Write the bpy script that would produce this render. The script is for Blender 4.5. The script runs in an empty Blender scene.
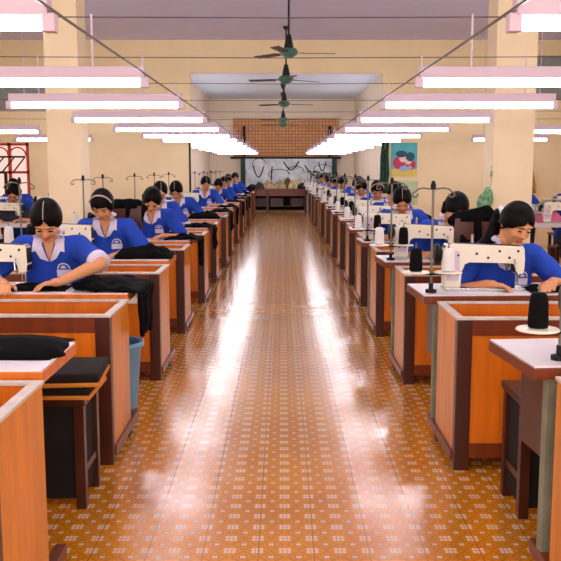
import bpy, bmesh, math, random
from mathutils import Vector, Matrix, Euler, noise
from mathutils.bvhtree import BVHTree

S = bpy.context.scene
COL = S.collection
PI = math.pi

# ------------------------------------------------------------------ camera
FPX, HCAM = 830.0, 1.40
PITCH = math.atan((280.5 - 168.0) / FPX)
cd = bpy.data.cameras.new('camera')
cam = bpy.data.objects.new('camera', cd)
COL.objects.link(cam)
cd.sensor_width = 36.0
cd.lens = 36.0 * FPX / 561.0
cd.shift_x = -1.5 / 561.0
cd.clip_start = 0.05
cam.location = (0, 0, HCAM)
cam.rotation_euler = (PI / 2 - PITCH, 0, 0)
S.camera = cam

# ------------------------------------------------------------------ world, exposure
w = bpy.data.worlds.new('daylight')
S.world = w
w.use_nodes = True
w.node_tree.nodes['Background'].inputs[0].default_value = (1.0, 0.93, 0.86, 1)
w.node_tree.nodes['Background'].inputs[1].default_value = 1.0
S.view_settings.view_transform = 'Standard'
S.view_settings.look = 'None'
S.view_settings.exposure = 0.82
S.view_settings.gamma = 1.0
S.view_settings.use_curve_mapping = False
TUBE_POWER = 16.0


def area(name, loc, rot, sx, sy, energy, color):
    l = bpy.data.lights.new(name, 'AREA')
    l.shape = 'RECTANGLE'
    l.size, l.size_y, l.energy, l.color = sx, sy, energy, color
    o = bpy.data.objects.new(name, l)
    COL.objects.link(o)
    o.location, o.rotation_euler = loc, rot
    return o


# added fill lamp behind the camera, brightens the faces turned towards it
area('rear_fill', (0, -5.6, 2.0), (math.radians(85), 0, 0), 8.0, 2.8, 105, (1.0, 0.93, 0.84))


# added fill lamps along the solid side walls, to lift walls and ceiling
for sx in (-1, 1):
    area('side_wall_fill', (sx * 5.5, 4.5, 2.7), (0, sx * math.radians(100), 0), 1.3, 15.0, 75, (1.0, 0.95, 0.86))

    area('back_room_fill', (sx * 2.3, 21.0, 2.6), (0, sx * math.radians(115), 0), .9, 9.0, 28, (0.92, 0.96, 1.0))  # added fill lamp for the dim back room ceiling, no opening there

# ------------------------------------------------------------------ materials
def lin(c):
    f = lambda v: v / 12.92 if v <= 0.04045 else ((v + 0.055) / 1.055) ** 2.4
    return tuple(f(x / 255.0) for x in c) + (1.0,)


MATS = {}


def mat(name, rgb, rough=0.6, metal=0.0, var=0.0, scale=8.0, stretch=(1, 1, 1), spec=0.4, bump=0.0):
    """plain procedural material; var = amount of value variation by noise"""
    if name in MATS:
        return MATS[name]
    m = bpy.data.materials.new(name)
    m.use_nodes = True
    nt = m.node_tree
    b = nt.nodes['Principled BSDF']
    b.inputs['Roughness'].default_value = rough
    b.inputs['Metallic'].default_value = metal
    b.inputs['Specular IOR Level'].default_value = spec
    c = lin(rgb)
    if var > 0 or bump > 0:
        tc = nt.nodes.new('ShaderNodeTexCoord')
        mp = nt.nodes.new('ShaderNodeMapping')
        mp.inputs['Scale'].default_value = stretch
        nz = nt.nodes.new('ShaderNodeTexNoise')
        nz.inputs['Scale'].default_value = scale
        nz.inputs['Detail'].default_value = 4
        nt.links.new(tc.outputs['Object'], mp.inputs['Vector'])
        nt.links.new(mp.outputs[0], nz.inputs['Vector'])
        rp = nt.nodes.new('ShaderNodeValToRGB')
        rp.color_ramp.elements[0].position = 0.3
        rp.color_ramp.elements[1].position = 0.7
        rp.color_ramp.elements[0].color = tuple(x * (1 - var) for x in c[:3]) + (1,)
        rp.color_ramp.elements[1].color = tuple(min(1, x * (1 + var * 0.6)) for x in c[:3]) + (1,)
        nt.links.new(nz.outputs['Fac'], rp.inputs[0])
        nt.links.new(rp.outputs[0], b.inputs['Base Color'])
        if bump > 0:
            bp = nt.nodes.new('ShaderNodeBump')
            bp.inputs['Strength'].default_value = bump
            bp.inputs['Distance'].default_value = 0.02
            nt.links.new(nz.outputs['Fac'], bp.inputs['Height'])
            nt.links.new(bp.outputs[0], b.inputs['Normal'])
    else:
        b.inputs['Base Color'].default_value = c
    MATS[name] = m
    return m


def emit(name, rgb, power):
    if name in MATS:
        return MATS[name]
    m = bpy.data.materials.new(name)
    m.use_nodes = True
    nt = m.node_tree
    nt.nodes.clear()
    e = nt.nodes.new('ShaderNodeEmission')
    o = nt.nodes.new('ShaderNodeOutputMaterial')
    e.inputs[0].default_value = lin(rgb)
    e.inputs[1].default_value = power
    nt.links.new(e.outputs[0], o.inputs[0])
    MATS[name] = m
    return m


class NB:
    """tiny math-node builder"""
    def __init__(s, nt):
        s.nt = nt

    def __call__(s, op, a, b=None):
        n = s.nt.nodes.new('ShaderNodeMath')
        n.operation = op
        for i, v in enumerate((a, b)):
            if v is None:
                continue
            if isinstance(v, (int, float)):
                n.inputs[i].default_value = v
            else:
                s.nt.links.new(v, n.inputs[i])
        return n.outputs[0]


def floor_material():
    m = bpy.data.materials.new('patterned_floor_tile')
    m.use_nodes = True
    nt = m.node_tree
    b = nt.nodes['Principled BSDF']
    M = NB(nt)
    tc = nt.nodes.new('ShaderNodeTexCoord')
    sp = nt.nodes.new('ShaderNodeSeparateXYZ')
    nt.links.new(tc.outputs['Object'], sp.inputs[0])
    P = 0.102
    u = M('ABSOLUTE', M('SUBTRACT', M('FRACT', M('DIVIDE', M('ADD', sp.outputs[0], 10.0 + .083 - .047), P)), 0.5))
    v = M('ABSOLUTE', M('SUBTRACT', M('FRACT', M('DIVIDE', M('ADD', sp.outputs[1], 10.0), P)), 0.5))
    # white block made of small cells
    blk = M('MULTIPLY', M('LESS_THAN', u, 0.21), M('LESS_THAN', v, 0.19))
    gap = M('MULTIPLY', M('GREATER_THAN', M('ABSOLUTE', M('SUBTRACT', u, 0.075)), 0.016), M('GREATER_THAN', v, 0.02))
    blk = M('MULTIPLY', blk, gap)
    u2 = M('SUBTRACT', 0.5, u)
    v2 = M('SUBTRACT', 0.5, v)
    sm = M('MULTIPLY', M('LESS_THAN', u2, 0.10), M('LESS_THAN', v2, 0.09))
    white = M('MAXIMUM', blk, M('MULTIPLY', sm, 0.8))
    # octagon outlines joining the blocks
    d = M('ABSOLUTE', M('SUBTRACT', M('ADD', u, v), 0.56))
    line = M('MULTIPLY', M('LESS_THAN', d, 0.035), M('GREATER_THAN', M('ADD', u2, v2), 0.2))
    edge = M('MULTIPLY', M('LESS_THAN', u2, 0.16), M('LESS_THAN', v2, 0.15))
    edge = M('SUBTRACT', edge, sm)
    line = M('MAXIMUM', M('MULTIPLY', line, 0.45), M('MULTIPLY', edge, 0.35))
    # tile joints
    T = 0.204
    gu = M('ABSOLUTE', M('SUBTRACT', M('FRACT', M('DIVIDE', M('ADD', sp.outputs[0], 10.2 + .083 + .004), T)), 0.5))
    gv = M('ABSOLUTE', M('SUBTRACT', M('FRACT', M('DIVIDE', M('ADD', sp.outputs[1], 10.05), T)), 0.5))
    grout = M('MAXIMUM', M('GREATER_THAN', gu, 0.492), M('MULTIPLY', M('GREATER_THAN', gv, 0.492), 0.4))

    nz = nt.nodes.new('ShaderNodeTexNoise')
    nz.inputs['Scale'].default_value = 1.3
    nz.inputs['Detail'].default_value = 6
    nt.links.new(tc.outputs['Object'], nz.inputs['Vector'])
    rp = nt.nodes.new('ShaderNodeValToRGB')
    rp.color_ramp.elements[0].position = 0.3
    rp.color_ramp.elements[0].color = lin((212, 132, 14))
    rp.color_ramp.elements[1].position = 0.7
    rp.color_ramp.elements[1].color = lin((240, 162, 30))
    nt.links.new(nz.outputs['Fac'], rp.inputs[0])

    def mix(fac, a, col):
        n = nt.nodes.new('ShaderNodeMixRGB')
        nt.links.new(fac, n.inputs[0])
        nt.links.new(a, n.inputs[1])
        n.inputs[2].default_value = col
        return n.outputs[0]
    c = mix(line, rp.outputs[0], lin((120, 62, 14)))
    c = mix(white, c, lin((250, 226, 196)))
    c = mix(M('MULTIPLY', grout, 0.8), c, lin((96, 52, 16)))
    nt.links.new(c, b.inputs['Base Color'])
    # worn gloss
    n2 = nt.nodes.new('ShaderNodeTexNoise')
    n2.inputs['Scale'].default_value = 5.0
    n2.inputs['Detail'].default_value = 5
    nt.links.new(tc.outputs['Object'], n2.inputs['Vector'])
    r = M('ADD', M('MULTIPLY', n2.outputs['Fac'], 0.24), 0.06)
    nt.links.new(r, b.inputs['Roughness'])
    b.inputs['Specular IOR Level'].default_value = 0.8
    b.inputs['Coat Weight'].default_value = 0.6
    nt.links.new(r, b.inputs['Coat Roughness'])
    # every tile lies a little differently
    vo = nt.nodes.new('ShaderNodeTexNoise')
    vo.inputs['Scale'].default_value = 3.0
    vo.inputs['Detail'].default_value = 3
    nt.links.new(tc.outputs['Object'], vo.inputs['Vector'])
    bp = nt.nodes.new('ShaderNodeBump')
    bp.inputs['Strength'].default_value = 0.12
    bp.inputs['Distance'].default_value = 0.03
    nt.links.new(vo.outputs['Fac'], bp.inputs['Height'])
    nt.links.new(bp.outputs[0], b.inputs['Normal'])
    return m


def brick_material():
    m = bpy.data.materials.new('latticed_brick')
    m.use_nodes = True
    nt = m.node_tree
    b = nt.nodes['Principled BSDF']
    tc = nt.nodes.new('ShaderNodeTexCoord')
    mp = nt.nodes.new('ShaderNodeMapping')
    mp.inputs['Rotation'].default_value = (PI / 2, 0, 0)
    br = nt.nodes.new('ShaderNodeTexBrick')
    br.offset = 0.0
    br.inputs['Color1'].default_value = lin((232, 172, 120))
    br.inputs['Color2'].default_value = lin((220, 156, 106))
    br.inputs['Mortar'].default_value = lin((170, 112, 78))
    br.inputs['Scale'].default_value = 1.0
    br.inputs['Mortar Size'].default_value = 0.012
    br.inputs['Brick Width'].default_value = 0.11
    br.inputs['Row Height'].default_value = 0.10
    nt.links.new(tc.outputs['Object'], mp.inputs['Vector'])
    nt.links.new(mp.outputs[0], br.inputs['Vector'])
    nt.links.new(br.outputs['Color'], b.inputs['Base Color'])
    b.inputs['Roughness'].default_value = 0.8
    return m


def wood(name, rgb, rough=0.35, var=0.22):
    return mat(name, rgb, rough, 0, var, 3.0, (6, 6, 0.7), 0.5)


ORANGE = wood('varnished_orange_plywood', (216, 112, 16))
HONEY = wood('honey_plywood', (214, 130, 22))
DARKWOOD = wood('dark_stained_wood', (70, 26, 8))
REDWOOD = wood('red_brown_wood', (116, 48, 14))
PALE_EDGE = mat('worn_pale_edging', (206, 196, 188), 0.5, 0, 0.2, 14)
LAMINATE = mat('white_laminate', (226, 220, 226), 0.35, 0, 0.06, 5)
LEGGREY = mat('grey_green_enamel', (132, 136, 116), 0.5, 0, 0.25, 10)
BLACKM = mat('black_iron', (10, 10, 11), 0.5, spec=.25)
RUBBER = mat('dark_rubber', (26, 22, 20), 0.8)
CREAM = mat('cream_enamel', (236, 230, 212), 0.3, 0, 0.05, 9)
STEEL = mat('polished_steel', (190, 190, 190), 0.25, 1.0)
DULLSTEEL = mat('dull_steel_rod', (120, 118, 112), 0.45, 0.6)
BLACKCLOTH = mat('black_cloth', (9, 9, 11), 0.95, 0, 0.4, 25, (1, 1, 1), 0.1)
THREADB = mat('black_thread', (7, 7, 9), 0.85, 0, 0.3, 90, (0.1, 0.1, 3), .15)
THREADW = mat('white_thread', (226, 224, 224), 0.85)
WALLM = mat('cream_wall_paint', (250, 230, 188), 0.85, 0, 0.05, 1.6)
BACKWALLM = mat('pale_back_wall_paint', (246, 228, 206), 0.85, 0, 0.05, 1.6)
CEILM = mat('lilac_white_ceiling', (214, 216, 255), 0.9, 0, 0.03, 2)
COLM = mat('column_paint', (250, 232, 198), 0.85, 0, 0.04, 3)
LILAC = mat('lilac_white_enamel', (214, 196, 216), 0.5)
TUBEM = emit('fluorescent_glow', (252, 247, 252), TUBE_POWER)
WIREM = mat('grey_wire', (96, 90, 92), 0.5, 0.4)
FANM = mat('dark_fan_enamel', (30, 34, 30), 0.35)
FANG = mat('green_fan_enamel', (70, 120, 98), 0.35)
SKIN = mat('skin', (214, 150, 106), 0.55, 0, 0.06, 6, (1, 1, 1), 0.35)
LIPM = mat('lips', (188, 92, 78), 0.5)
EYEM = mat('dark_lashes', (30, 18, 14), 0.6)
HAIRM = mat('black_hair', (8, 5, 5), 0.5, 0, 0.5, 30, (6, 6, 0.6), 0.1)
PARTM = mat('hair_parting_scalp', (190, 168, 150), 0.6)
BLUE = mat('royal_blue_cotton', (36, 70, 176), 0.85, 0, 0.2, 9, (1, 1, 1), 0.2, 0.25)
COLLARM = mat('lavender_white_cotton', (214, 206, 226), 0.85)
NAVY = mat('navy_trousers', (22, 24, 44), 0.9)
TROUSERM = NAVY


# ------------------------------------------------------------------ mesh helpers
class MB:
    def __init__(s):
        s.bm = bmesh.new()
        s.mi = 0

    def _tag(s, n0):
        s.bm.faces.ensure_lookup_table()
        for f in s.bm.faces[n0:]:
            f.material_index = s.mi
        return s

    def box(s, x0, x1, y0, y1, z0, z1, bev=0.0):
        n0 = len(s.bm.faces)
        t = bmesh.new()
        bmesh.ops.create_cube(t, size=1)
        for v in t.verts:
            v.co = Vector(((x0 + x1) / 2 + v.co.x * (x1 - x0), (y0 + y1) / 2 + v.co.y * (y1 - y0), (z0 + z1) / 2 + v.co.z * (z1 - z0)))
        if bev > 0:
            bmesh.ops.bevel(t, geom=list(t.edges), offset=bev, segments=2, affect='EDGES', profile=0.6)
        s.merge(t)
        return s._tag(n0)

    def merge(s, t, M=None):
        if M is not None:
            bmesh.ops.transform(t, matrix=M, verts=t.verts)
        me = bpy.data.meshes.new('tmp')
        t.to_mesh(me)
        t.free()
        s.bm.from_mesh(me)
        bpy.data.meshes.remove(me)

    def tube(s, pts, r, seg=8, cap=True):
        """swept tube through points; r number or list"""
        n0 = len(s.bm.faces)
        pts = [Vector(p) for p in pts]
        rs = r if isinstance(r, (list, tuple)) else [r] * len(pts)
        rings = []
        up = None
        for i, p in enumerate(pts):
            if i == 0:
                d = pts[1] - pts[0]
            elif i == len(pts) - 1:
                d = pts[-1] - pts[-2]
            else:
                d = (pts[i + 1] - p).normalized() + (p - pts[i - 1]).normalized()
            d.normalize()
            if up is None:
                up = Vector((0, 0, 1)) if abs(d.z) < 0.9 else Vector((1, 0, 0))
            a = d.cross(up).normalized()
            bb = a.cross(d).normalized()
            up = bb
            rings.append([s.bm.verts.new(p + (a * math.cos(2 * PI * k / seg) + bb * math.sin(2 * PI * k / seg)) * rs[i]) for k in range(seg)])
        for i in range(len(rings) - 1):
            for k in range(seg):
                s.bm.faces.new((rings[i][k], rings[i][(k + 1) % seg], rings[i + 1][(k + 1) % seg], rings[i + 1][k]))
        if cap:
            s.bm.faces.new(rings[0][::-1])
            s.bm.faces.new(rings[-1])
        return s._tag(n0)

    def lathe(s, prof, c=(0, 0, 0), seg=16, axis='Z', caps=True):
        """profile [(r,h)...] about axis through c"""
        n0 = len(s.bm.faces)
        c = Vector(c)
        rings = []
        for r, h in prof:
            ring = []
            for k in range(seg):
                a = 2 * PI * k / seg
                p = (r * math.cos(a), r * math.sin(a), h)
                if axis == 'X':
                    p = (h, p[0], p[1])
                elif axis == 'Y':
                    p = (p[1], h, p[0])
                ring.append(s.bm.verts.new(c + Vector(p)))
            rings.append(ring)
        for i in range(len(rings) - 1):
            for k in range(seg):
                s.bm.faces.new((rings[i][k], rings[i][(k + 1) % seg], rings[i + 1][(k + 1) % seg], rings[i + 1][k]))
        if caps:
            s.bm.faces.new(rings[0][::-1])
            s.bm.faces.new(rings[-1])
        return s._tag(n0)

    def ell(s, c, rad, M=None, seg=20, rings=14):
        n0 = len(s.bm.faces)
        t = bmesh.new()
        bmesh.ops.create_uvsphere(t, u_segments=seg, v_segments=rings, radius=1)
        mm = Matrix.Translation(Vector(c)) @ Matrix.Diagonal((*rad, 1))
        if M is not None:
            mm = M @ mm
        s.merge(t, mm)
        return s._tag(n0)

    def cap(s, a, b, ra, rb):
        """tapered capsule as a hull of two balls"""
        n0 = len(s.bm.faces)
        t = bmesh.new()
        for p, r in ((a, ra), (b, rb)):
            q = bmesh.new()
            bmesh.ops.create_icosphere(q, subdivisions=3, radius=r)
            bmesh.ops.translate(q, vec=Vector(p), verts=q.verts)
            me = bpy.data.meshes.new('t')
            q.to_mesh(me)
            q.free()
            t.from_mesh(me)
            bpy.data.meshes.remove(me)
        res = bmesh.ops.convex_hull(t, input=t.verts)
        kill = [g for g in set(res['geom_interior']) | set(res['geom_unused']) if isinstance(g, bmesh.types.BMVert) and g.is_valid]
        bmesh.ops.delete(t, geom=kill, context='VERTS')
        s.merge(t)
        return s._tag(n0)

    def prism(s, poly, y0, y1):
        """polygon in XZ extruded in Y"""
        n0 = len(s.bm.faces)
        A = [s.bm.verts.new((x, y0, z)) for x, z in poly]
        B = [s.bm.verts.new((x, y1, z)) for x, z in poly]
        s.bm.faces.new(A)
        s.bm.faces.new(B[::-1])
        n = len(poly)
        for i in range(n):
            s.bm.faces.new((A[i], B[i], B[(i + 1) % n], A[(i + 1) % n]))
        return s._tag(n0)

    def mesh(s, name, mats, smooth=False):
        bmesh.ops.recalc_face_normals(s.bm, faces=s.bm.faces)
        me = bpy.data.meshes.new(name)
        s.bm.to_mesh(me)
        s.bm.free()
        for m in (mats if isinstance(mats, (list, tuple)) else [mats]):
            me.materials.append(m)
        if smooth:
            for p in me.polygons:
                p.use_smooth = True
        return me

    def build(s, name, mats, parent=None, smooth=False):
        return link(name, s.mesh(name, mats, smooth), parent)


def link(name, me, parent=None):
    o = bpy.data.objects.new(name, me)
    COL.objects.link(o)
    if parent:
        o.parent = parent
    return o


def tag(o, label=None, cat=None, group=None, kind=None):
    if label:
        o['label'] = label
    if cat:
        o['category'] = cat
    if group:
        o['group'] = group
    if kind:
        o['kind'] = kind
    return o


def empty(name, loc=(0, 0, 0), rz=0.0):
    o = bpy.data.objects.new(name, None)
    o.empty_display_size = 0.1
    COL.objects.link(o)
    o.location = loc
    o.rotation_euler = (0, 0, rz)
    return o


def copy_tree(o, parent=None):
    c = o.copy()
    COL.objects.link(c)
    c.parent = parent
    for ch in list(o.children):
        copy_tree(ch, c)
    return c


class Proto:
    """hands out the source thing first, then copies of it"""
    def __init__(s, root):
        s.root, s.used = root, False

    def put(s, loc, rz=0.0, label=None, cat=None, group=None, scale=None):
        if s.used:
            o = copy_tree(s.root)
        else:
            o, s.used = s.root, True
        o.location = loc
        o.rotation_euler = (0, 0, rz)
        if scale:
            o.scale = (scale,) * 3
        for k in ('label', 'category', 'group'):
            if k in o.keys():
                del o[k]
        tag(o, label, cat, group)
        return o


def struct(name, mb, m):
    return tag(mb.build(name, m), kind='structure')


ORD = ['nearest', 'second', 'third', 'fourth', 'fifth', 'sixth', 'seventh', 'eighth', 'ninth', 'tenth', 'eleventh', 'twelfth', 'thirteenth', 'fourteenth', 'fifteenth', 'sixteenth']

# ------------------------------------------------------------------ the hall
ZC = 3.645
KY = 830.0 / 620.0
YW = 15.13
XS = 5.6
YB = -6.0
struct('floor', MB().box(-XS, XS, YB, 28.4, -0.1, 0), floor_material())
struct('ceiling', MB().box(-XS, XS, YB, YW, ZC, ZC + 0.12), CEILM)
struct('ceiling_back', MB().box(-3.2, 3.2, YW + .15, 28.4, ZC, ZC + 0.12), mat('grey_lilac_ceiling', (214, 222, 240), 0.9))
struct('wall_left', MB().box(-XS - .12, -XS, YB, YW, 0, ZC), WALLM)
struct('wall_right', MB().box(XS, XS + .12, YB, YW, 0, ZC), WALLM)
# cross wall with the wide opening over the aisle and the two side openings
OX0, OX1, OZ = -1.64, 1.80, 3.08
c = MB()
c.box(-4.09, OX0, YW, YW + .15, 0, ZC)
c.box(OX1, 4.34, YW, YW + .15, 0, ZC)
c.box(OX0, OX1, YW, YW + .15, OZ, ZC)
c.box(-XS, -4.09, YW, YW + .15, 3.05, ZC)
c.box(-XS, -4.09, YW, YW + .15, 1.85, 2.42)
c.box(-XS, -4.09, YW, YW + .15, 0, 0.85)
c.box(-4.56, -4.09, YW, YW + .15, 0.85, 1.85)
c.box(4.34, XS, YW, YW + .15, 3.38, ZC)
c.box(4.34, XS, YW, YW + .15, 0, 2.6)
struct('wall_cross', c, WALLM)
struct('trim_1', MB().box(-XS, -4.09, YW + .05, YW + .1, 2.42, 3.05), mat('grey_green_louvre', (150, 158, 156), 0.7, 0, 0.15, 6, (1, 1, 8)))
struct('trim_2', MB().box(4.34, XS, YW + .05, YW + .1, 2.6, 3.38), mat('grey_green_louvre', (150, 158, 156)))
# back room
struct('wall_back_left', MB().box(-2.5, -2.38, YW + .15, 27.75, 0, ZC), BACKWALLM)
struct('wall_back_right', MB().box(2.38, 2.5, YW + .15, 27.75, 0, ZC), BACKWALLM)
struct('wall_far', MB().box(-2.5, 2.5, 27.75, 27.9, 0, ZC), BACKWALLM)
struct('trim_3', MB().box(-1.60, 1.86, 27.66, 27.75, 1.76, 3.0), brick_material())
struct('trim_4', MB().box(-1.7, 1.95, 27.6, 27.75, 1.70, 1.77), BLACKM)
struct('trim_5', MB().box(-1.36, -1.22, 27.5, 27.7, 0, 1.70), mat('dark_green_post', (26, 62, 54), 0.6))
struct('trim_6', MB().box(1.66, 1.80, 27.5, 27.7, 0, 1.70), mat('dark_green_post', (26, 62, 54)))
struct('trim_7', MB().box(-1.28, -1.20, 27.5, 27.65, 1.78, 2.75), BLACKM)
struct('trim_8', MB().box(1.52, 1.60, 27.5, 27.65, 1.78, 2.75), BLACKM)
# columns in the front hall
struct('trim_9', MB().box(-2.62, -2.25, 9.38, 9.8, 0, ZC), COLM)
struct('trim_10', MB().box(2.36, 2.81, 9.38, 9.8, 0, ZC), COLM)
# window of the side bay
wf = MB()
PINK = mat('red_window_paint', (196, 72, 60), 0.6)
for x in (-5.56, -5.25, -4.95, -4.62):
    wf.box(x, x + .05, YW + .02, YW + .08, 0.85, 1.85)
for z in (0.85, 1.3, 1.80):
    wf.box(-5.6, -4.56, YW + .02, YW + .08, z, z + .045)
for x in (-5.41, -5.1, -4.78):
    wf.tube([(x + .15 * math.cos(a), YW + .05, 1.62 + .15 * math.sin(a)) for a in [k * PI / 8 for k in range(9)]], .014, 6)
wi = struct('window_1', wf, PINK)
MB().box(-5.6, -4.56, YW + .1, YW + .12, 0.85, 1.85).build('pane', emit('daylit_window', (255, 214, 200), 0.6), wi)

# ------------------------------------------------------------------ fluorescent lights
TL = 1.24


def make_light():
    r = empty('tube_light')
    MB().box(-TL / 2, TL / 2, -.03, .03, .024, .085, .006).build('housing', LILAC, r)
    MB().tube([(-TL / 2 + .03, 0, .0), (TL / 2 - .03, 0, .0)], .02, 10).build('tube', TUBEM, r, True)
    for sx in (-1, 1):
        MB().box(sx * TL / 2 - .02, sx * TL / 2 + .02, -.025, .025, -.024, .032, .004).build('end_cap', LILAC, r)
    return r


LY = [-1.9, -.3, 1.2, 2.68, 4.5, 6.1, 7.95, 9.9, 11.9, 13.8, 15.9, 17.8, 19.7, 21.6, 23.5, 25.4]
light = Proto(make_light())
for i, y in enumerate(LY):
    for sx, side in ((-1, 'left'), (1, 'right')):
        o = light.put((sx * (.725 + TL / 2), y, 1.845), 0,
                      '%s glowing fluorescent tube light hanging over the %s row of tables' % ((ORD[i - 3] if i > 3 else 'nearest visible') if i >= 3 else 'unseen rear', side) if i >= 3 else
                      'fluorescent tube light behind the photographer over the %s tables' % side,
                      'light', 'tube lights behind the photographer' if i < 3 else 'tube lights over the sewing rows')
for sx, side in ((-1, 'left'), (1, 'right')):
    for j, y in enumerate((10.85, 13.8)):
        light.put((sx * (3.12 + TL / 2), y, 1.86), 0, '%s fluorescent tube light in the %s side bay beyond the column' % (('nearer', 'farther')[j], side), 'light', 'tube lights in the side bays')
for sx, side in ((-1, 'left'), (1, 'right')):
    for j, y in enumerate((10.85, 13.8)):
        for x, q in ((3.3, 'inner'), (4.2, 'outer')):
            o = MB().tube([(sx * x, y, 1.94), (sx * x, y, ZC)], .004, 6).build('drop_rod', LILAC)
            tag(o, '%s thin rod holding the %s tube light of the %s side bay' % (q, ('nearer', 'farther')[j], side), 'rod', 'pale drop rods of the side bays')
# wires strung across, thin drop rods and the long rods that tie the fixtures together
for i, y in enumerate(LY[2:]):
    z = 2.2
    XE = XS if y < YW else 2.38
    o = MB().tube([(-XE, y, z), (-1.9, y, z - .012), (0, y, z - .02), (1.9, y, z - .012), (XE, y, z)], .0032, 5).build('suspension_wire', WIREM)
    tag(o, '%s thin wire strung straight across the hall above the aisle' % ORD[i] if i else 'thin wire across the hall right over the photographer', 'wire', 'wires across the hall')
    for sx, side in ((-1, 'left'), (1, 'right')):
        o = MB().tube([(sx * 1.0, y, 1.92), (sx * 1.0, y, z)], .006, 6).build('drop_rod', LILAC)
        tag(o, 'thin pale rod dropping from the %s cross wire to the %s tube light' % (ORD[i], side), 'rod', 'pale drop rods')
        o = MB().tube([(sx * 1.75, y, 1.92), (sx * 1.75, y, z)], .004, 6).build('drop_rod', LILAC)
        tag(o, 'thin outer rod dropping from the %s cross wire to the %s tube light' % (ORD[i], side), 'rod', 'pale drop rods')
for sx, side in ((-1, 'left'), (1, 'right')):
    o = MB().tube([(sx * .712, -1.8, 1.885), (sx * .712, YW, 1.885)], .005, 6).build('tie_rod', DULLSTEEL)
    tag(o, 'long dark rod tying the inner ends of the %s lights together' % side, 'rod')


# ------------------------------------------------------------------ ceiling fans
def make_fan():
    r = empty('ceiling_fan')
    MB().lathe([(.02, .95), (.075, .93), (.07, .88), (.045, .80), (.02, .78)], seg=14).build('canopy', FANM, r, True)
    MB().tube([(0, 0, .12), (0, 0, .8)], .014, 8).build('downrod', FANM, r)
    MB().lathe([(.03, .24), (.035, .22), (.06, .10), (.065, .07), (.03, .06)], seg=14).build('rod_cover', FANM, r, True)
    MB().lathe([(.03, .07), (.10, .06), (.125, .02), (.115, -.02), (.06, -.055), (.02, -.06)], seg=18).build('motor', FANG, r, True)
    for k in range(3):
        b = MB()
        b.box(.11, .2, -.02, .02, .0, .008)
        b.prism([(.18, -.004), (.62, -.004), (.62, .004), (.18, .004)], -.055, .06)
        bl = b.build('blade', FANM, r)
        bl.rotation_euler = (math.radians(8), 0, [0.06, 2.35, 4.4][k])
    MB().tube([(0, 0, .9), (0, 0, 1.6)], .012, 6).build('hook_rod', FANM, r)
    return r


fan = Proto(make_fan())
for i, (x, y, z) in enumerate(((.09, 11.4, 2.92), (.065, 13.7, 2.81), (.045, 17.7, 2.72), (.03, 21.7, 2.62), (.03, 24.9, 2.66))):
    o = fan.put((x, y, z), (0, .5, .2, 1.1, .7)[i], '%s ceiling fan from the camera, on a dark rod over the aisle' % ORD[i], 'fan', 'ceiling fans over the aisle')
    hr = [q for q in o.children if q.name.startswith('hook_rod')][0]
    hr.scale.z = 1.0
    hr.data = hr.data.copy()
    for v in hr.data.vertices:
        if v.co.z > 1.0:
            v.co.z = ZC - z

# ------------------------------------------------------------------ furniture
BW, BD, BH = 1.25, .47, .725      # fabric bin


def make_bin():
    """origin at the aisle-side front corner on the floor, body runs to +x and +y"""
    r = empty('fabric_bin')
    t = .022
    MB().box(.07, BW - .07, 0, t, .09, BH - .07).build('front_panel', ORANGE, r)
    rl = MB().box(.07, BW - .07, -.006, t, BH - .085, BH - .012).build('upper_rail', REDWOOD, r)
    MB().box(.07, BW - .07, -.006, t, .06, .13).build('lower_rail', REDWOOD, r)
    for x in (0, BW - .07):
        MB().box(x, x + .07, -.008, t + .02, .0, BH - .012, .003).build('corner_post', DARKWOOD, r)
    for x in (.002, BW - t - .002):
        MB().box(x, x + t, t + .02, BD, .07, BH - .012).build('side_panel', HONEY, r)
    MB().box(t, BW - t, BD - t, BD, .07, BH - .012).build('back_panel', ORANGE, r)
    MB().box(t, BW - t, t, BD - t, .10, .12).build('bottom', HONEY, r)
    m = MB()
    m.box(-.006, BW + .006, -.012, .026, BH - .012, BH, .002)
    m.box(-.006, .032, .026, BD, BH - .012, BH, .002)
    m.box(BW - .032, BW + .006, .026, BD, BH - .012, BH, .002)
    m.box(.032, BW - .032, BD - .03, BD, BH - .012, BH, .002)
    m.build('rim', PALE_EDGE, r)
    for x in (.0, BW - .06):
        MB().box(x, x + .06, BD - .06, BD + .02, .0, .07).build('foot', RUBBER, r)
    for x in (-.012, BW - .03):
        MB().box(x, x + .04, .03, BD + .18, .035, .085, .004).build('skid', REDWOOD, r)
    return r


TW, TD, TH = 1.22, .44, .75       # sewing table


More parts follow.
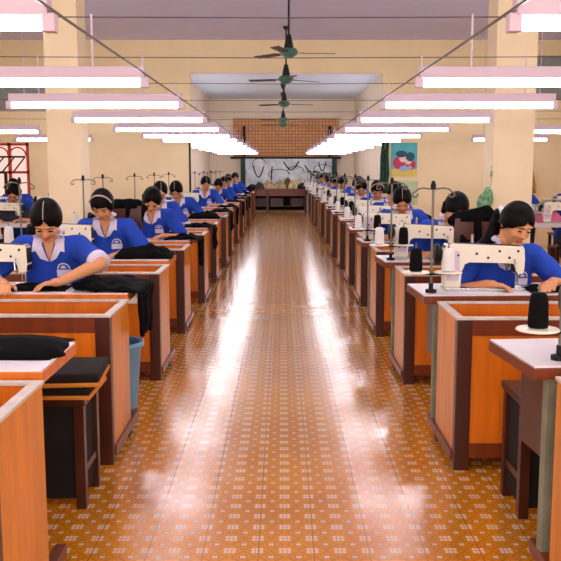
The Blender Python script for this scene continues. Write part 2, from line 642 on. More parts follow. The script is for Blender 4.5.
def make_table(top_edge, front=.06, back=.3, mirror=False):
    """origin at the aisle-side front corner on the floor"""
    r = empty('sewing_table')
    MB().box(0, TW, 0, TD, TH - .006, TH, .001).build('tabletop', LAMINATE, r)
    MB().box(-.004, TW + .004, -.004, TD + .004, TH - .045, TH - .006, .003).build('edge_band', top_edge, r)
    for fx, bx_, m_ in ((front, back, 1), (TW - .3, TW - .3, 0)):
        for x, y, mm in ((fx, .03, LEGGREY), (bx_, TD - .07, DARKWOOD)):
            x = TW - x - .04 if mirror else x
            MB().box(x, x + .04, y, y + .04, .03, TH - .045, .003).build('leg', mm, r)
        x = TW - bx_ - .04 if mirror else bx_
        MB().box(x - .005, x + .045, .03, TD + .01, .0, .035, .004).build('foot_rail', BLACKM, r)
        MB().box(x, x + .04, .03, TD - .07, TH - .12, TH - .045).build('cross_rail', BLACKM, r)
    ex = TW - .36 if mirror else .10
    MB().box(ex, ex + .03, .08, TD - .075, .12 if mirror else .38, TH - .047).build('end_panel', mat('near_black_board', (16, 12, 10), .8) if mirror else DARKWOOD, r)
    MB().box(.14, TW - .14, .035, .055, .36, TH - .05).build('modesty_panel', DARKWOOD, r)
    MB().tube([(.1, .075, .14), (TW - .1, .075, .14)], .014, 8).build('stretcher', BLACKM, r)
    MB().box(.42, .82, TD - .34, TD - .02, .006, .02, .004).build('treadle', BLACKM, r)
    mo = MB().lathe([(.02, -.13), (.075, -.12), (.08, 0), (.07, .10), (.03, .12)], (1.0, .2, .55), 14, 'X').build('motor', BLACKM, r, True)
    MB().tube([(.84, .2, .55), (.82, .2, .64), (.80, .22, TH - .045)], .008, 6).build('belt', RUBBER, r)
    return r


def make_machine():
    """industrial machine seen from its back; needle at local origin x=0,y=0; pillar to -x; bed on the table top z=0"""
    r = empty('sewing_machine')
    MB().box(-.50, .06, -.09, .09, 0, .018, .004).build('bed', STEEL, r)
    m = MB()
    m.prism([(-.50, .018), (-.385, .018), (-.385, .12), (-.365, .165), (-.33, .178), (-.04, .172), (-.01, .165), (.0, .10), (.055, .10), (.062, .15), (.058, .255), (.045, .268), (-.44, .285), (-.49, .28), (-.505, .25)], -.055, .055)
    bmesh.ops.bevel(m.bm, geom=[e for e in m.bm.edges], offset=.006, segments=2, affect='EDGES')
    m.mi = 1
    for x, z in ((-.47, .215), (-.41, .215), (-.47, .10), (-.41, .10), (-.44, .16), (-.28, .225), (-.12, .24), (.01, .24), (-.05, .2), (-.2, .2)):
        m.lathe([(.008, -.062), (.008, -.054)], (x, 0, z), 8, 'Y')
    m.build('body', [CREAM, BLACKM], r)
    m = MB()
    m.box(-.485, -.40, -.060, -.054, .06, .24, .002)
    m.build('back_plate', LILAC, r)
    MB().lathe([(.03, -.565), (.062, -.56), (.066, -.545), (.062, -.53), (.03, -.51)], (0, 0, .215), 18, 'X').build('handwheel', BLACKM, r, True)
    m = MB()
    m.tube([(.03, 0, .02), (.03, 0, .11)], .006, 8)
    m.tube([(.012, -.02, .045), (.012, -.02, .11)], .005, 8)
    m.build('needle_bar', STEEL, r)
    m = MB()
    m.tube([(-.015, -.062, .19), (-.015, -.085, .165), (-.01, -.09, .12), (0, -.075, .10)], .006, 6)
    m.build('presser_lever', STEEL, r)
    m = MB()
    m.box(.005, .05, -.025, .03, .018, .026)
    m.build('presser_foot', STEEL, r)
    MB().lathe([(.011, 0), (.011, .05), (.004, .055)], (-.30, 0, .283), 8).build('thread_post', STEEL, r)
    for ch in r.children:
        ch.data.transform(Matrix.Diagonal((.76, .9, .88, 1)))
    return r


def make_stand():
    """two-cone thread stand, origin on the table top"""
    r = empty('thread_stand')
    MB().lathe([(.03, 0), (.03, .015), (.012, .02), (.012, .05)], seg=12).build('base', BLACKM, r)
    MB().tube([(0, 0, .03), (0, 0, .56)], .0065, 8).build('pole', DULLSTEEL, r)
    MB().lathe([(.011, .54), (.014, .55), (.014, .565), (.007, .585)], seg=10).build('pole_cap', BLACKM, r)
    for sx in (-1, 1):
        p = [(0, 0, .54), (sx * .05, 0, .547), (sx * .08, -.01, .542), (sx * .095, -.01, .528)]
        p += [(sx * (.095 + .014 * math.sin(a)), -.01, .514 + .014 * math.cos(a)) for a in [k * PI / 5 for k in range(1, 9)]]
        MB().tube(p, .0045, 6).build('guide_arm', DULLSTEEL, r)
        d = MB()
        d.lathe([(.07, .105), (.074, .108), (.07, .113), (.01, .115)], (sx * .085, -.02, 0), 20)
        d.build('spool_tray', CREAM, r)
        MB().tube([(sx * .085, -.02, .11), (sx * .085, -.02, .26)], .004, 6).build('spindle', DULLSTEEL, r)
    MB().box(-.1, .1, -.028, -.012, .095, .105).build('cross_bar', BLACKM, r)
    return r


def make_cone(m, nm):
    b = MB()
    b.lathe([(.012, .0), (.032, .002), (.035, .01), (.032, .085), (.028, .112), (.02, .12), (.010, .121)], seg=16)
    o = b.build('thread_cone', m, None, True)
    return o


def make_stool(seatm, h=.44, closed=False):
    r = empty('work_stool')
    MB().box(-.2, .2, -.15, .15, h - .03, h, .005).build('seat', seatm, r)
    if closed:
        for sx in (-1, 1):
            MB().box(sx * .165 - .008, sx * .165 + .008, -.1, .1, .04, h - .03).build('side_board', mat('near_black_board', (16, 12, 10), .8), r)
        MB().box(-.15, .15, -.125, -.11, .04, h - .03).build('front_board', mat('near_black_board', (16, 12, 10), .8), r)
    for sx in (-1, 1):
        for sy in (-1, 1):
            MB().box(sx * .17 - .02, sx * .17 + .02, sy * .12 - .02, sy * .12 + .02, 0, h - .03).build('leg', DARKWOOD, r)
        MB().box(sx * .17 - .012, sx * .17 + .012, -.1, .1, .14, .17).build('stretcher', DARKWOOD, r)
    return r


def heap_mesh(wx, wy, h, seed, nx=26, ny=18, rnd=0.5):
    """a heap of crumpled cloth: closed lump with folds, base at z=0"""
    random.seed(seed)
    off = Vector((seed * 3.1, seed * 1.7, 0))
    b = MB()
    top, bot = [], []
    for j in range(ny + 1):
        rt, rb = [], []
        for i in range(nx + 1):
            u, v = i / nx * 2 - 1, j / ny * 2 - 1
            e = max(0.0, 1 - abs(u) ** 3) * max(0.0, 1 - abs(v) ** 3)
            n = noise.noise(Vector((u * 1.6, v * 1.6, 0)) + off)
            f = noise.noise(Vector((u * 5, v * 5, 3)) + off)
            wob = 1 + .12 * noise.noise(Vector((u * 2, v * 2, 9)) + off)
            z = h * (e ** rnd) * (0.72 + .45 * n + .22 * f)
            rt.append(b.bm.verts.new((u * wx / 2 * wob, v * wy / 2 * wob, max(.004, z))))
            rb.append(b.bm.verts.new((u * wx / 2 * wob, v * wy / 2 * wob, 0)))
        top.append(rt)
        bot.append(rb)
    for j in range(ny):
        for i in range(nx):
            b.bm.faces.new((top[j][i], top[j][i + 1], top[j + 1][i + 1], top[j + 1][i]))
            b.bm.faces.new((bot[j][i], bot[j + 1][i], bot[j + 1][i + 1], bot[j][i + 1]))
    for j in range(ny):
        b.bm.faces.new((top[j][0], top[j + 1][0], bot[j + 1][0], bot[j][0]))
        b.bm.faces.new((top[j][nx], bot[j][nx], bot[j + 1][nx], top[j + 1][nx]))
    for i in range(nx):
        b.bm.faces.new((top[0][i], bot[0][i], bot[0][i + 1], top[0][i + 1]))
        b.bm.faces.new((top[ny][i], top[ny][i + 1], bot[ny][i + 1], bot[ny][i]))
    return b.mesh('cloth', BLACKCLOTH, True)


def drape_mesh(flat, drop, wy, seed, side=1, th=.012):
    """cloth lying on a top (from -flat to 0 in x) and hanging over the edge at x=0 (towards +x*side)"""
    off = Vector((seed * 2.3, 0, 0))
    n, m = 30, 14
    b = MB()
    G = []
    for layer in (0, 1):
        g = []
        for i in range(n + 1):
            row = []
            s = -flat + (flat + drop) * i / n
            for j in range(m + 1):
                v = j / m - .5
                f = noise.noise(Vector((s * 6, v * 4, 0)) + off)
                y = v * wy * (1 + .15 * noise.noise(Vector((s * 4, 1, 5)) + off))
                if s < 0:
                    p = Vector((s, y, .012 + abs(f) * .07 * min(1, -s * 12)))
                else:
                    dd = drop * (.8 + .3 * noise.noise(Vector((v * 3, 2, 1)) + off)) / drop * s
                    p = Vector((.02 + abs(f) * .03 + .01 * math.sin(v * 25), y * (1 - .25 * s / drop), .012 - dd))
                    if s < .03:
                        p.x = min(p.x, .02)
                if layer:
                    p += Vector((-.002 if s >= 0 else 0, 0, -th if s < 0 else 0)) + (Vector((-th, 0, 0)) if s >= 0 else Vector())
                row.append(b.bm.verts.new((p.x * side, p.y, p.z)))
            g.append(row)
        G.append(g)
    for i in range(n):
        for j in range(m):
            b.bm.faces.new((G[0][i][j], G[0][i + 1][j], G[0][i + 1][j + 1], G[0][i][j + 1]))
            b.bm.faces.new((G[1][i][j], G[1][i][j + 1], G[1][i + 1][j + 1], G[1][i + 1][j]))
    for i in range(n):
        for j in (0, m):
            b.bm.faces.new((G[0][i][j], G[1][i][j], G[1][i + 1][j], G[0][i + 1][j]))
    for j in range(m):
        for i in (0, n):
            b.bm.faces.new((G[0][i][j], G[0][i][j + 1], G[1][i][j + 1], G[1][i][j]))
    return b.mesh('cloth', BLACKCLOTH, True)


# ------------------------------------------------------------------ people
def remesh(mb, vox, sm=3):
    me = mb.mesh('tmp', SKIN)
    o = link('tmp', me)
    md = o.modifiers.new('r', 'REMESH')
    md.mode = 'VOXEL'
    md.voxel_size = vox
    bpy.context.view_layer.update()
    dg = bpy.context.evaluated_depsgraph_get()
    out = bpy.data.meshes.new_from_object(o.evaluated_get(dg))
    bpy.data.objects.remove(o)
    bpy.data.meshes.remove(me)
    bm = bmesh.new()
    bm.from_mesh(out)
    bpy.data.meshes.remove(out)
    for _ in range(sm):
        bmesh.ops.smooth_vert(bm, verts=bm.verts, factor=.5, use_axis_x=True, use_axis_y=True, use_axis_z=True)
    r = MB()
    r.bm.free()
    r.bm = bm
    for f in bm.faces:
        f.material_index = 0
    return r


def ik(sh, wr, l1, l2, pole):
    d = wr - sh
    L = min(d.length, (l1 + l2) * .985)
    dn = d.normalized()
    wr = sh + dn * L
    a = (l1 * l1 - l2 * l2 + L * L) / (2 * L)
    h = math.sqrt(max(0, l1 * l1 - a * a))
    p = (pole - dn * pole.dot(dn)).normalized()
    return sh + dn * a + p * h, wr


def add_hand(mb, wr, fwd, palm_n, side, curl=.35):
    """palm, four unequal fingers and a thumb; fwd = pointing direction, palm_n = out of the palm"""
    f = fwd.normalized()
    n = (palm_n - f * palm_n.dot(f)).normalized()
    s = f.cross(n).normalized() * side       # towards the thumb
    mb.cap(wr, wr + f * .03, .024, .024)
    for k in (-1, 0, 1):
        mb.cap(wr + f * .025 + s * .018 * k, wr + f * .075 + s * .024 * k, .015, .013)
    for k, L in zip((1.5, .5, -.5, -1.5), (.066, .074, .069, .054)):
        a = wr + f * .082 + s * .0195 * k
        spread = s * .10 * k
        d1 = (f + spread * .6 + n * curl).normalized()
        b = a + d1 * L * .5
        d2 = (f * .8 + spread * .3 + n * (curl * 2.2)).normalized()
        c_ = b + d2 * L * .5
        mb.cap(a, b, .0095, .0088)
        mb.cap(b, c_, .0088, .0075)
    a = wr + f * .03 + s * .026
    b = a + (f * .6 + s * .8 + n * .3).normalized() * .036
    c_ = b + (f * .95 + s * .25 + n * .35).normalized() * .03
    mb.cap(a, b, .012, .0105)
    mb.cap(b, c_, .0105, .0085)


def person_meshes(P):
    V = Vector
    sx, lean = P.get('sx', 0.0), P.get('lean', .16)
    pel = V((0, 0, .545))
    chest = V((sx * .55, -lean * .6, .80))
    neck = V((sx, -lean, 1.015 + P.get('dz', 0)))
    tw = P.get('twist', 0.0)
    sh = {}
    for s in (-1, 1):
        sh[s] = neck + V((s * .155 * math.cos(tw), .025 + s * .155 * math.sin(tw), -.055 + P.get('shz', 0) * s))
    R = Euler((P['pitch'], P.get('roll', 0), 0), 'XYZ').to_matrix()
    R = Matrix.Rotation(P.get('yaw', 0), 3, 'Z') @ R
    piv = neck + V((0, -.005, .05))
    hc = piv + R @ V((0, -.025, .105))
    HM = Matrix.Translation(hc) @ R.to_4x4() @ Matrix.Scale(.97, 4)
    b = MB()
    # torso and neck
    for s in (-1, 1):
        b.cap(pel + V((s * .07, 0, .02)), chest + V((s * .055, 0, 0)), .10, .095)
        b.cap(chest + V((s * .05, 0, 0)), neck + V((s * .06, .03, -.09)), .098, .07)
        b.cap(neck + V((s * .03, .02, -.045)), sh[s], .048, .05)
    b.cap(neck + V((0, .02, -.06)), piv + R @ V((0, .01, .05)), .056, .046)
    # head
    b.ell((0, .012, .022), (.073, .09, .084), HM)
    b.ell((0, -.03, -.03), (.059, .058, .083), HM)
    b.ell((0, -.06, -.095), (.026, .024, .02), HM)
    b.ell((0, -.02, -.07), (.052, .05, .035), HM)
    hp = lambda *p: HM @ V(p)
    b.cap(hp(0, -.086, .002), hp(0, -.101, -.03), .007, .0105)
    b.cap(hp(-.011, -.092, -.034), hp(.011, -.092, -.034), .0075, .0075)
    for s in (-1, 1):
        b.ell((s * .034, -.062, -.032), (.026, .024, .026), HM)
        b.ell((s * .073, .012, -.015), (.011, .02, .031), HM)
        b.cap(hp(s * .014, -.082, .022), hp(s * .048, -.068, .02), .010, .010)
    # arms
    hands = P['hands']
    arms = {}
    for s in (-1, 1):
        wr = V(hands[s][0])
        el, wr = ik(sh[s], wr, .265, .235, V(P.get('pole', {}).get(s, (s * .8, .3, -.6))))
        arms[s] = (sh[s], el, wr)
        b.cap(sh[s], el, .05, .038)
        b.cap(el, el.lerp(wr, .35), .038, .037)
        b.cap(el.lerp(wr, .3), wr, .037, .024)
        add_hand(b, wr, V(hands[s][1]), V((0, -.15, -1)), -s, hands[s][2] if len(hands[s]) > 2 else .35)
    # hips and legs
    legs = {}
    for s in (-1, 1):
        hip, kn, an = pel + V((s * .085, 0, -.02)), V((s * .11, -.40, .52)), V((s * .11, -.36, .115))
        legs[s] = (hip, kn, an)
        b.cap(hip, kn, .085, .058)
        b.cap(kn, an, .055, .035)
        b.cap(an + V((0, .03, -.045)), an + V((0, -.14, -.06)), .036, .026)
    body = remesh(b, P.get('vox', .0065), 2)
    # face features, joined into the same body mesh
    body.mi = 1
    body.ell((0, -.0905, -.0625), (.020, .008, .0065), HM, 12, 8)
    body.ell((0, -.089, -.0705), (.016, .008, .0055), HM, 12, 8)
    body.mi = 2
    for s in (-1, 1):
        body.ell((s * .031, -.0855, -.003), (.0145, .006, .0045), HM, 12, 8)
        body.cap(hp(s * .017, -.0920, .0215), hp(s * .046, -.0795, .018), .0030, .0022)
        body.ell((s * .006, -.1035, -.041), (.003, .003, .002), HM, 6, 5)
    # ---- shirt
    t = MB()
    for s in (-1, 1):
        t.cap(pel + V((s * .075, 0, .0)), chest + V((s * .06, 0, 0)), .118, .112)
        t.cap(chest + V((s * .055, 0, 0)), neck + V((s * .065, .03, -.09)), .113, .085)
        t.cap(neck + V((s * .035, .025, -.05)), sh[s], .058, .066)
        q = sh[s].lerp(arms[s][1], P.get('sleeve', .82))
        t.cap(sh[s], q, .068, .060)
    shirt = remesh(t, .010, 2)
    # folds
    for v in shirt.bm.verts:
        n = noise.noise(v.co * 9 + V((P['seed'] * 5, 0, 0))) + .5 * noise.noise(v.co * 21)
        v.co += v.normal * (.006 * n)
    shirt.bm.normal_update()
    bvh = BVHTree.FromBMesh(shirt.bm)

    def decal(mb, poly, off=.006, th=.004, sub=6):
        """polygon (4 pts, in x/z) laid on the front of the shirt"""
        rows = []
        last = None
        for i in range(sub + 1):
            row = []
            for j in range(sub + 1):
                u, v = i / sub, j / sub
                p = (V(poly[0]) * (1 - u) + V(poly[1]) * u) * (1 - v) + (V(poly[3]) * (1 - u) + V(poly[2]) * u) * v
                hit = bvh.ray_cast(V((p[0], -1.2, p[1])), V((0, 1, 0)))
                y = hit[0].y if hit[0] else (last if last is not None else neck.y - .03)
                y = min(y, neck.y + .03)
                last = y
                row.append((p[0], y - off, p[1]))
            rows.append(row)
        A = [[mb.bm.verts.new(p) for p in r] for r in rows]
        B = [[mb.bm.verts.new((p[0], p[1] + th, p[2])) for p in r] for r in rows]
        n0 = len(mb.bm.faces)
        for i in range(sub):
            for j in range(sub):
                mb.bm.faces.new((A[i][j], A[i + 1][j], A[i + 1][j + 1], A[i][j + 1]))
                mb.bm.faces.new((B[i][j], B[i][j + 1], B[i + 1][j + 1], B[i + 1][j]))
        for i in range(sub):
            for j in (0, sub):
                mb.bm.faces.new((A[i][j], B[i][j], B[i + 1][j], A[i + 1][j]))
                mb.bm.faces.new((A[j][i], A[j][i + 1], B[j][i + 1], B[j][i]))
        mb._tag(n0)

    nx, nz = neck.x, neck.z
    body.mi = 0
    decal(body, [(nx - .042, nz + .02), (nx + .042, nz + .02), (nx + .004, nz - .125), (nx - .004, nz - .125)], .004, .004, 8)
    col = MB()
    for s in (-1, 1):
        decal(col, [(nx + s * .034, nz + .035), (nx + s * .088, nz + .012), (nx + s * .092, nz - .078), (nx + s * .040, nz - .062)], .012, .005)
        decal(col, [(nx + s * .040, nz - .03), (nx + s * .074, nz - .066), (nx + s * .044, nz - .115), (nx + s * .004, nz - .135)], .010, .005)
    col.tube([(nx - .052, neck.y - .02, nz + .03), (nx - .062, neck.y + .03, nz + .035), (nx - .035, neck.y + .085, nz + .04), (nx + .035, neck.y + .085, nz + .04), (nx + .062, neck.y + .03, nz + .035), (nx + .052, neck.y - .02, nz + .03)], .014, 8)
    bx, bz = chest.x + .085, nz - .20
    bd = MB()
    decal(bd, [(bx - .038, bz - .02), (bx + .038, bz - .02), (bx + .038, bz + .02), (bx - .038, bz + .02)], .007)
    em = MB()
    for k in range(8):
        a0, a1 = PI * k / 8, PI * (k + 1) / 8
        c0, s0, c1, s1 = math.cos(a0), math.sin(a0), math.cos(a1), math.sin(a1)
        q0 = bz + .026
        decal(em, [(bx + .034 * c0, q0 + .034 * s0), (bx + .034 * c1, q0 + .034 * s1), (bx + .027 * c1, q0 + .027 * s1), (bx + .027 * c0, q0 + .027 * s0)], .007, .003, 1)
    decal(em, [(bx - .018, bz + .028), (bx + .018, bz + .028), (bx + .006, bz + .044), (bx - .006, bz + .044)], .007, .003, 1)
    cuffs = []
    for s in (-1, 1):
        f = P.get('sleeve', .82)
        q0, q1 = sh[s].lerp(arms[s][1], f + .10), sh[s].lerp(arms[s][1], f + .27)
        cu = MB()
        cu.tube([q0, q0.lerp(q1, .5), q1], [.062, .061, .059], 20)
        cuffs.append(cu.mesh('cuff', COLLARM, True))
    # ---- trousers
    tr = MB()
    for s in (-1, 1):
        hip, kn, an = legs[s]
        tr.cap(pel + V((s * .07, 0, 0)), pel + V((s * .07, -.0, .05)), .108, .105)
        tr.cap(hip, kn, .095, .07)
        tr.cap(kn, an, .068, .055)
    tr = remesh(tr, .016, 2)
    # ---- hair: a displaced ball round the head, cut back over the face
    h = MB()
    nu, nv = 72, 54
    t = bmesh.new()
    bmesh.ops.create_uvsphere(t, u_segments=nu, v_segments=nv, radius=1)
    style = P.get('hair', 'tied')
    hl = P.get('hairline', .50)
    for v in t.verts:
        d = v.co.normalized()
        az = math.atan2(d.x, -d.y)            # 0 = straight ahead
        # hairline height depends on how far round the head we look
        lim = hl - .12 * (abs(az) / .6) ** 2 if abs(az) < .6 else hl - .12 - 1.15 * (abs(az) - .6)
        if style in ('tied', 'bob'):
            lim = hl + .10 - .74 * abs(az)
        if style == 'pony':
            lim = hl - .02 - .62 * abs(az - .1)
        if style == 'fringe':
            lim = .16 + .05 * math.sin(az * 9) if abs(az) < .6 else .16 - 1.5 * (abs(az) - .6)
        lim += .035 * math.sin(az * 11 + P['seed']) + .05 * noise.noise(Vector((az * 4, P['seed'], 0)))
        lim = max(lim, -.80)
        k = max(0.0, min(1.0, (d.z - lim) / .12 + .5))
        st = .012 * math.sin(az * 34 + 3 * d.z) + .012 * noise.noise(d * 5 + V((P['seed'], 0, 0)))
        rad = .80 + .31 * k * k * (3 - 2 * k) + st * k
        if d.z > 0 and abs(d.x) < .04 and P.get('parting'):
            rad -= .01
        v.co = V((d.x * .080, .010 + d.y * .098, .014 + d.z * .098)) * 1.0
        v.co = V((0, .010, .014)) + (v.co - V((0, .010, .014))) * rad
    h.merge(t, HM)
    if style == 'tied':
        h.ell((0, .115, -.02), (.036, .034, .04), HM)
    if style == 'pony':
        pts = [hp(0, .09, .0), hp(-.02, .135, -.03), neck + V((-.06, .13, .02)), neck + V((-.13, .07, -.03)), neck + V((-.18, -.0, -.07)), neck + V((-.20, -.03, -.16))]
        h.tube(pts, [.03, .04, .042, .04, .032, .012], 12)
    if style == 'bob':
        for s in (-1, 1):
            h.cap(hp(s * .072, .03, .0), hp(s * .066, .02, -.075), .026, .02)
        h.cap(hp(0, .07, 0), hp(0, .07, -.075), .05, .042)
    if P.get('parting'):
        h.mi = 1
        h.tube([HM @ V((.0, .010 - .1065 * math.sin(a), .014 + .1065 * math.cos(a))) for a in [math.radians(x) for x in range(-15, 58, 8)]], [.0015] + [.0028] * 8 + [.0015], 6)
    extra = None
    if P.get('band'):
        extra = MB()
        extra.tube([HM @ V((.091 * math.sin(a), .010 - .045, .014 + .102 * math.cos(a))) for a in [math.radians(x) for x in range(-70, 71, 10)]], .006, 6)
        extra = extra.mesh('hair_band', PARTM, True)
    if style == 'pony':
        extra = MB()
        extra.lathe([(.02, -.014), (.045, -.012), (.05, 0), (.045, .012), (.02, .014)], hp(-.02, .13, -.028), 12, 'X')
        extra = extra.mesh('hair_tie', COLLARM, True)
    return dict(body=body.mesh('person', [SKIN, LIPM, EYEM], True), hair=h.mesh('hair', [HAIRM, PARTM], True),
                shirt=shirt.mesh('shirt', BLUE, True), collar=col.mesh('collar', COLLARM, False),
                badge=bd.mesh('badge', COLLARM), emblem=em.mesh('emblem', COLLARM), cuff=cuffs,
                trousers=tr.mesh('trousers', TROUSERM, True), extra=extra)


def person_proto(P):
    d = person_meshes(P)
    r = link('person', d['body'])
    link('hair', d['hair'], r)
    s = link('shirt', d['shirt'], r)
    link('collar', d['collar'], s)
    link('badge', d['badge'], s)
    link('emblem', d['emblem'], s)
    for c_ in d['cuff']:
        link('cuff', c_, s)
    link('trousers', d['trousers'], r)
    if d['extra']:
        link(d['extra'].name.split('.')[0], d['extra'], r)
    return Proto(r)


HZ = .785
VA = dict(seed=1, lean=.24, sx=.02, pitch=.80, yaw=.10, roll=.0, twist=-.1, parting=True, hair='tied', hairline=.40, vox=.0058, sleeve=.72,
          hands={-1: ((-.16, -.50, HZ), (.25, -1, 0)), 1: ((.13, -.48, HZ + .01), (-.85, -.5, -.06))}, pole={1: (1, .1, .35), -1: (-1, .3, -.4)})
VB = dict(seed=2, dz=-.04, lean=.24, sx=-.01, pitch=.52, yaw=.40, roll=.10, hair='pony', hairline=.44, vox=.0058, sleeve=.72,
          hands={-1: ((-.15, -.42, HZ), (.9, -.4, -.05)), 1: ((.20, -.42, HZ + .015), (-.45, -.8, -.1), .2)})
VC = dict(seed=3, lean=.20, sx=.0, pitch=.66, yaw=-.05, hair='fringe', band=True, vox=.0075,
          hands={-1: ((-.15, -.44, HZ), (.5, -.8, -.05)), 1: ((.17, -.42, HZ), (-.7, -.6, -.05))})
VD = dict(seed=4, lean=.28, sx=.03, pitch=.85, yaw=.18, roll=.12, hair='bob', hairline=.45, vox=.0075,
          hands={-1: ((-.13, -.46, HZ), (.5, -.8, -.05)), 1: ((.17, -.46, HZ), (-.6, -.7, -.05))})
VE = dict(seed=5, lean=.28, sx=-.02, pitch=.80, yaw=-.10, roll=-.05, hair='tied', parting=True, hairline=.40, vox=.0075,
          hands={-1: ((-.16, -.46, HZ), (.5, -.8, -.05)), 1: ((.15, -.46, HZ), (-.6, -.7, -.05))})
VF = dict(seed=6, lean=.20, sx=.02, pitch=.58, yaw=.25, roll=.05, hair='tied', parting=True, hairline=.50, vox=.0075,
          hands={-1: ((-.15, -.42, HZ), (.5, -.8, -.05)), 1: ((.17, -.42, HZ), (-.6, -.7, -.05))})
PV = {k: person_proto(v) for k, v in dict(A=VA, B=VB, C=VC, D=VD, E=VE, F=VF).items()}

# ------------------------------------------------------------------ the two rows of workstations
bin_ = Proto(make_bin())
tabL = Proto(make_table(ORANGE, .3, .3, True))
tabR = Proto(make_table(REDWOOD))
mach = Proto(make_machine())
stand = Proto(make_stand())
coneB = Proto(make_cone(THREADB, 'black'))
coneW = Proto(make_cone(THREADW, 'white'))
stoolD = Proto(make_stool(DARKWOOD, .43))
heaps = [Proto(link('cloth_heap', heap_mesh(.42, .30, .10, s))) for s in (1, 2, 3)]
NROW = 15


def rowy(k, sg):
    if k >= 8:
        return 15.42 + 1.56 * (k - 8)      # these stand beyond the cross wall
    return 3.73 + 1.55 * (k - 1) if sg > 0 else 3.80 + (1.58 if k else 1.67) * (k - 1)


# who sits where: row -> (variant, x, label)
LEFT = {1: ('A', -1.32, 'woman in blue shirt bent over the machine at far left, hair parted and tied back'),
        2: ('C', -1.33, 'woman in blue shirt with dark fringe and pale hair band, second in left row'),
        3: ('D', -1.25, 'woman with short bobbed hair bowing low over black cloth, third in left row'),
        4: ('F', -1.41, 'woman with centre parting looking down, fourth in left row'),
        5: ('E', -1.34, 'woman in blue with head bowed, fifth in left row by the wall'),
        7: ('F', -1.33, 'blue shirted worker just before the wall opening in left row'),
        8: ('D', -1.28, 'first blue shirted worker beyond the opening in left row'),
        9: ('F', -1.28, 'second blue shirted worker beyond the opening in left row'),
        10: ('C', -1.24, 'third blue shirted worker beyond the opening in left row'),
        11: ('F', -1.22, 'fourth blue shirted worker beyond the opening in left row')}
RIGHT = {1: ('B', 1.25, 'woman in blue shirt with ponytail over her shoulder, nearest worker of the right row'),
         2: ('D', 1.20, 'woman in blue with head bowed, second in right row'),
         3: ('E', 1.12, 'woman with white parting bent low in blue, third in right row'),
         4: ('F', 1.20, 'woman with tied hair looking down, fourth in right row below the poster'),
         5: ('C', 1.23, 'woman with dark fringe, fifth in right row'),
         6: ('E', 1.19, 'woman with head bowed, sixth in right row'),
         7: ('D', 1.20, 'seventh worker in right row, leaning over her machine'),
         8: ('A', 1.15, 'first worker beyond the opening in right row'),
         9: ('C', 1.15, 'second worker beyond the opening in right row'),
         10: ('E', 1.12, 'third worker beyond the opening in right row'),
         11: ('C', 1.12, 'fourth worker beyond the opening in right row'),
         13: ('F', 1.12, 'fifth worker beyond the opening in right row'),
         14: ('C', 1.10, 'last worker in the right row near the far wall')}

random.seed(11)
for side in ('left', 'right'):
    sg = -1 if side == 'left' else 1
    people = LEFT if side == 'left' else RIGHT
    for k in range(0, NROW):
        y = rowy(k, sg)
        n = 'nearest' if k == 0 else ORD[k]
        jx = 0 if k < 2 else random.uniform(-.02, .03)
        ang = 0.0
        edge = .80 + jx + ((.10 if sg > 0 else -.03) if k == 0 else 0)
        # the bin's origin is its aisle corner, mirrored on the left by placing it at the far end
        bx = edge if sg > 0 else -edge - BW
        bin_.put((bx, y, 0), 0, '%s open topped orange wooden fabric bin in the %s row' % (n, side), 'bin', 'fabric bins in front of the sewing tables')
        tx = (edge - .065 if sg > 0 else -edge - TW - .01)
        ty = y + BD + .03
        rz = math.radians((5.0 if k == 0 else 3.0) if sg > 0 and k < 4 else 0)
        (tabR if sg > 0 else tabL).put((tx, ty, 0), rz, '%s white topped sewing table behind a fabric bin in the %s row' % (n, side), 'table', 'sewing tables along the aisle')
        px = people[k][1] if k in people else sg * 1.33
        mx = px - (0 if sg > 0 else .11)
        if k == 0 and sg > 0:
            mx = 1.42
        if k or sg > 0:
          mach.put((mx, ty + .22, TH), 0, 'cream industrial sewing machine on the %s table of the %s row' % (n, side), 'sewing machine', 'sewing machines on the tables')
        sxp = max(mx - (.47 if sg > 0 else .44), tx + .05)
        if k >= 1 or sg > 0:
            sy = ty + .10
            stand.put((sxp, sy, TH), 0, 'thread stand with thin pole on the %s table of the %s row' % (n, side), 'thread stand', 'thread stands on the tables')
            for j, cx in enumerate((-.085, .085)):
                white = (k + j) % 3 == 2 or (k > 2 and j == 0)
                (coneW if white else coneB).put((sxp + cx, sy - .02, TH + .115), 0,
                    '%s thread cone on the %s tray of the %s thread stand, %s row' % ('white' if white else 'black', ('left', 'right')[j], n, side), 'thread cone', 'thread cones on the stands')
        # worker and stool
        wy = ty + TD + .15
        if k >= 1 and (sg, k) not in ((1, 1), (-1, 2)):
            stoolD.put((px, wy, 0), 0, 'dark wooden stool behind the %s table of the %s row' % (n, side), 'stool', 'stools behind the tables')
        if k in people:
            v, x, lab = people[k]
            PV[v].put((x, wy, 0), 0, lab, 'person', 'seamstresses in blue shirts', 1.0 if k < 6 else random.uniform(.97, 1.03))
        # cloth on the table or in the bin
        if k >= 2 and (sg > 0 or k in (2, 5, 11, 12, 13, 14)):
            hx = (tx + 1.02 if sg < 0 else tx + .98)
            heaps[k % 3].put((hx, ty + .2, TH), random.uniform(-.3, .3), 'heap of black cloth on the %s table of the %s row' % (n, side), 'cloth', 'black cloth on the tables')

# black cloths hanging over table ends on the left
for k in (1, 3, 4, 6, 7, 8, 9, 10):
    y = rowy(k, -1) + BD + .03
    o = link('hanging_cloth', drape_mesh(.30 if k != 1 else .34, 0.30 if k != 1 else .32, .38 if k != 1 else .46, k))
    o.location = (-.80 + .03, y + .24, TH + .0)
    tag(o, 'black cloth hanging over the aisle end of the %s left table' % ORD[k], 'cloth', 'black cloths hanging off left tables')

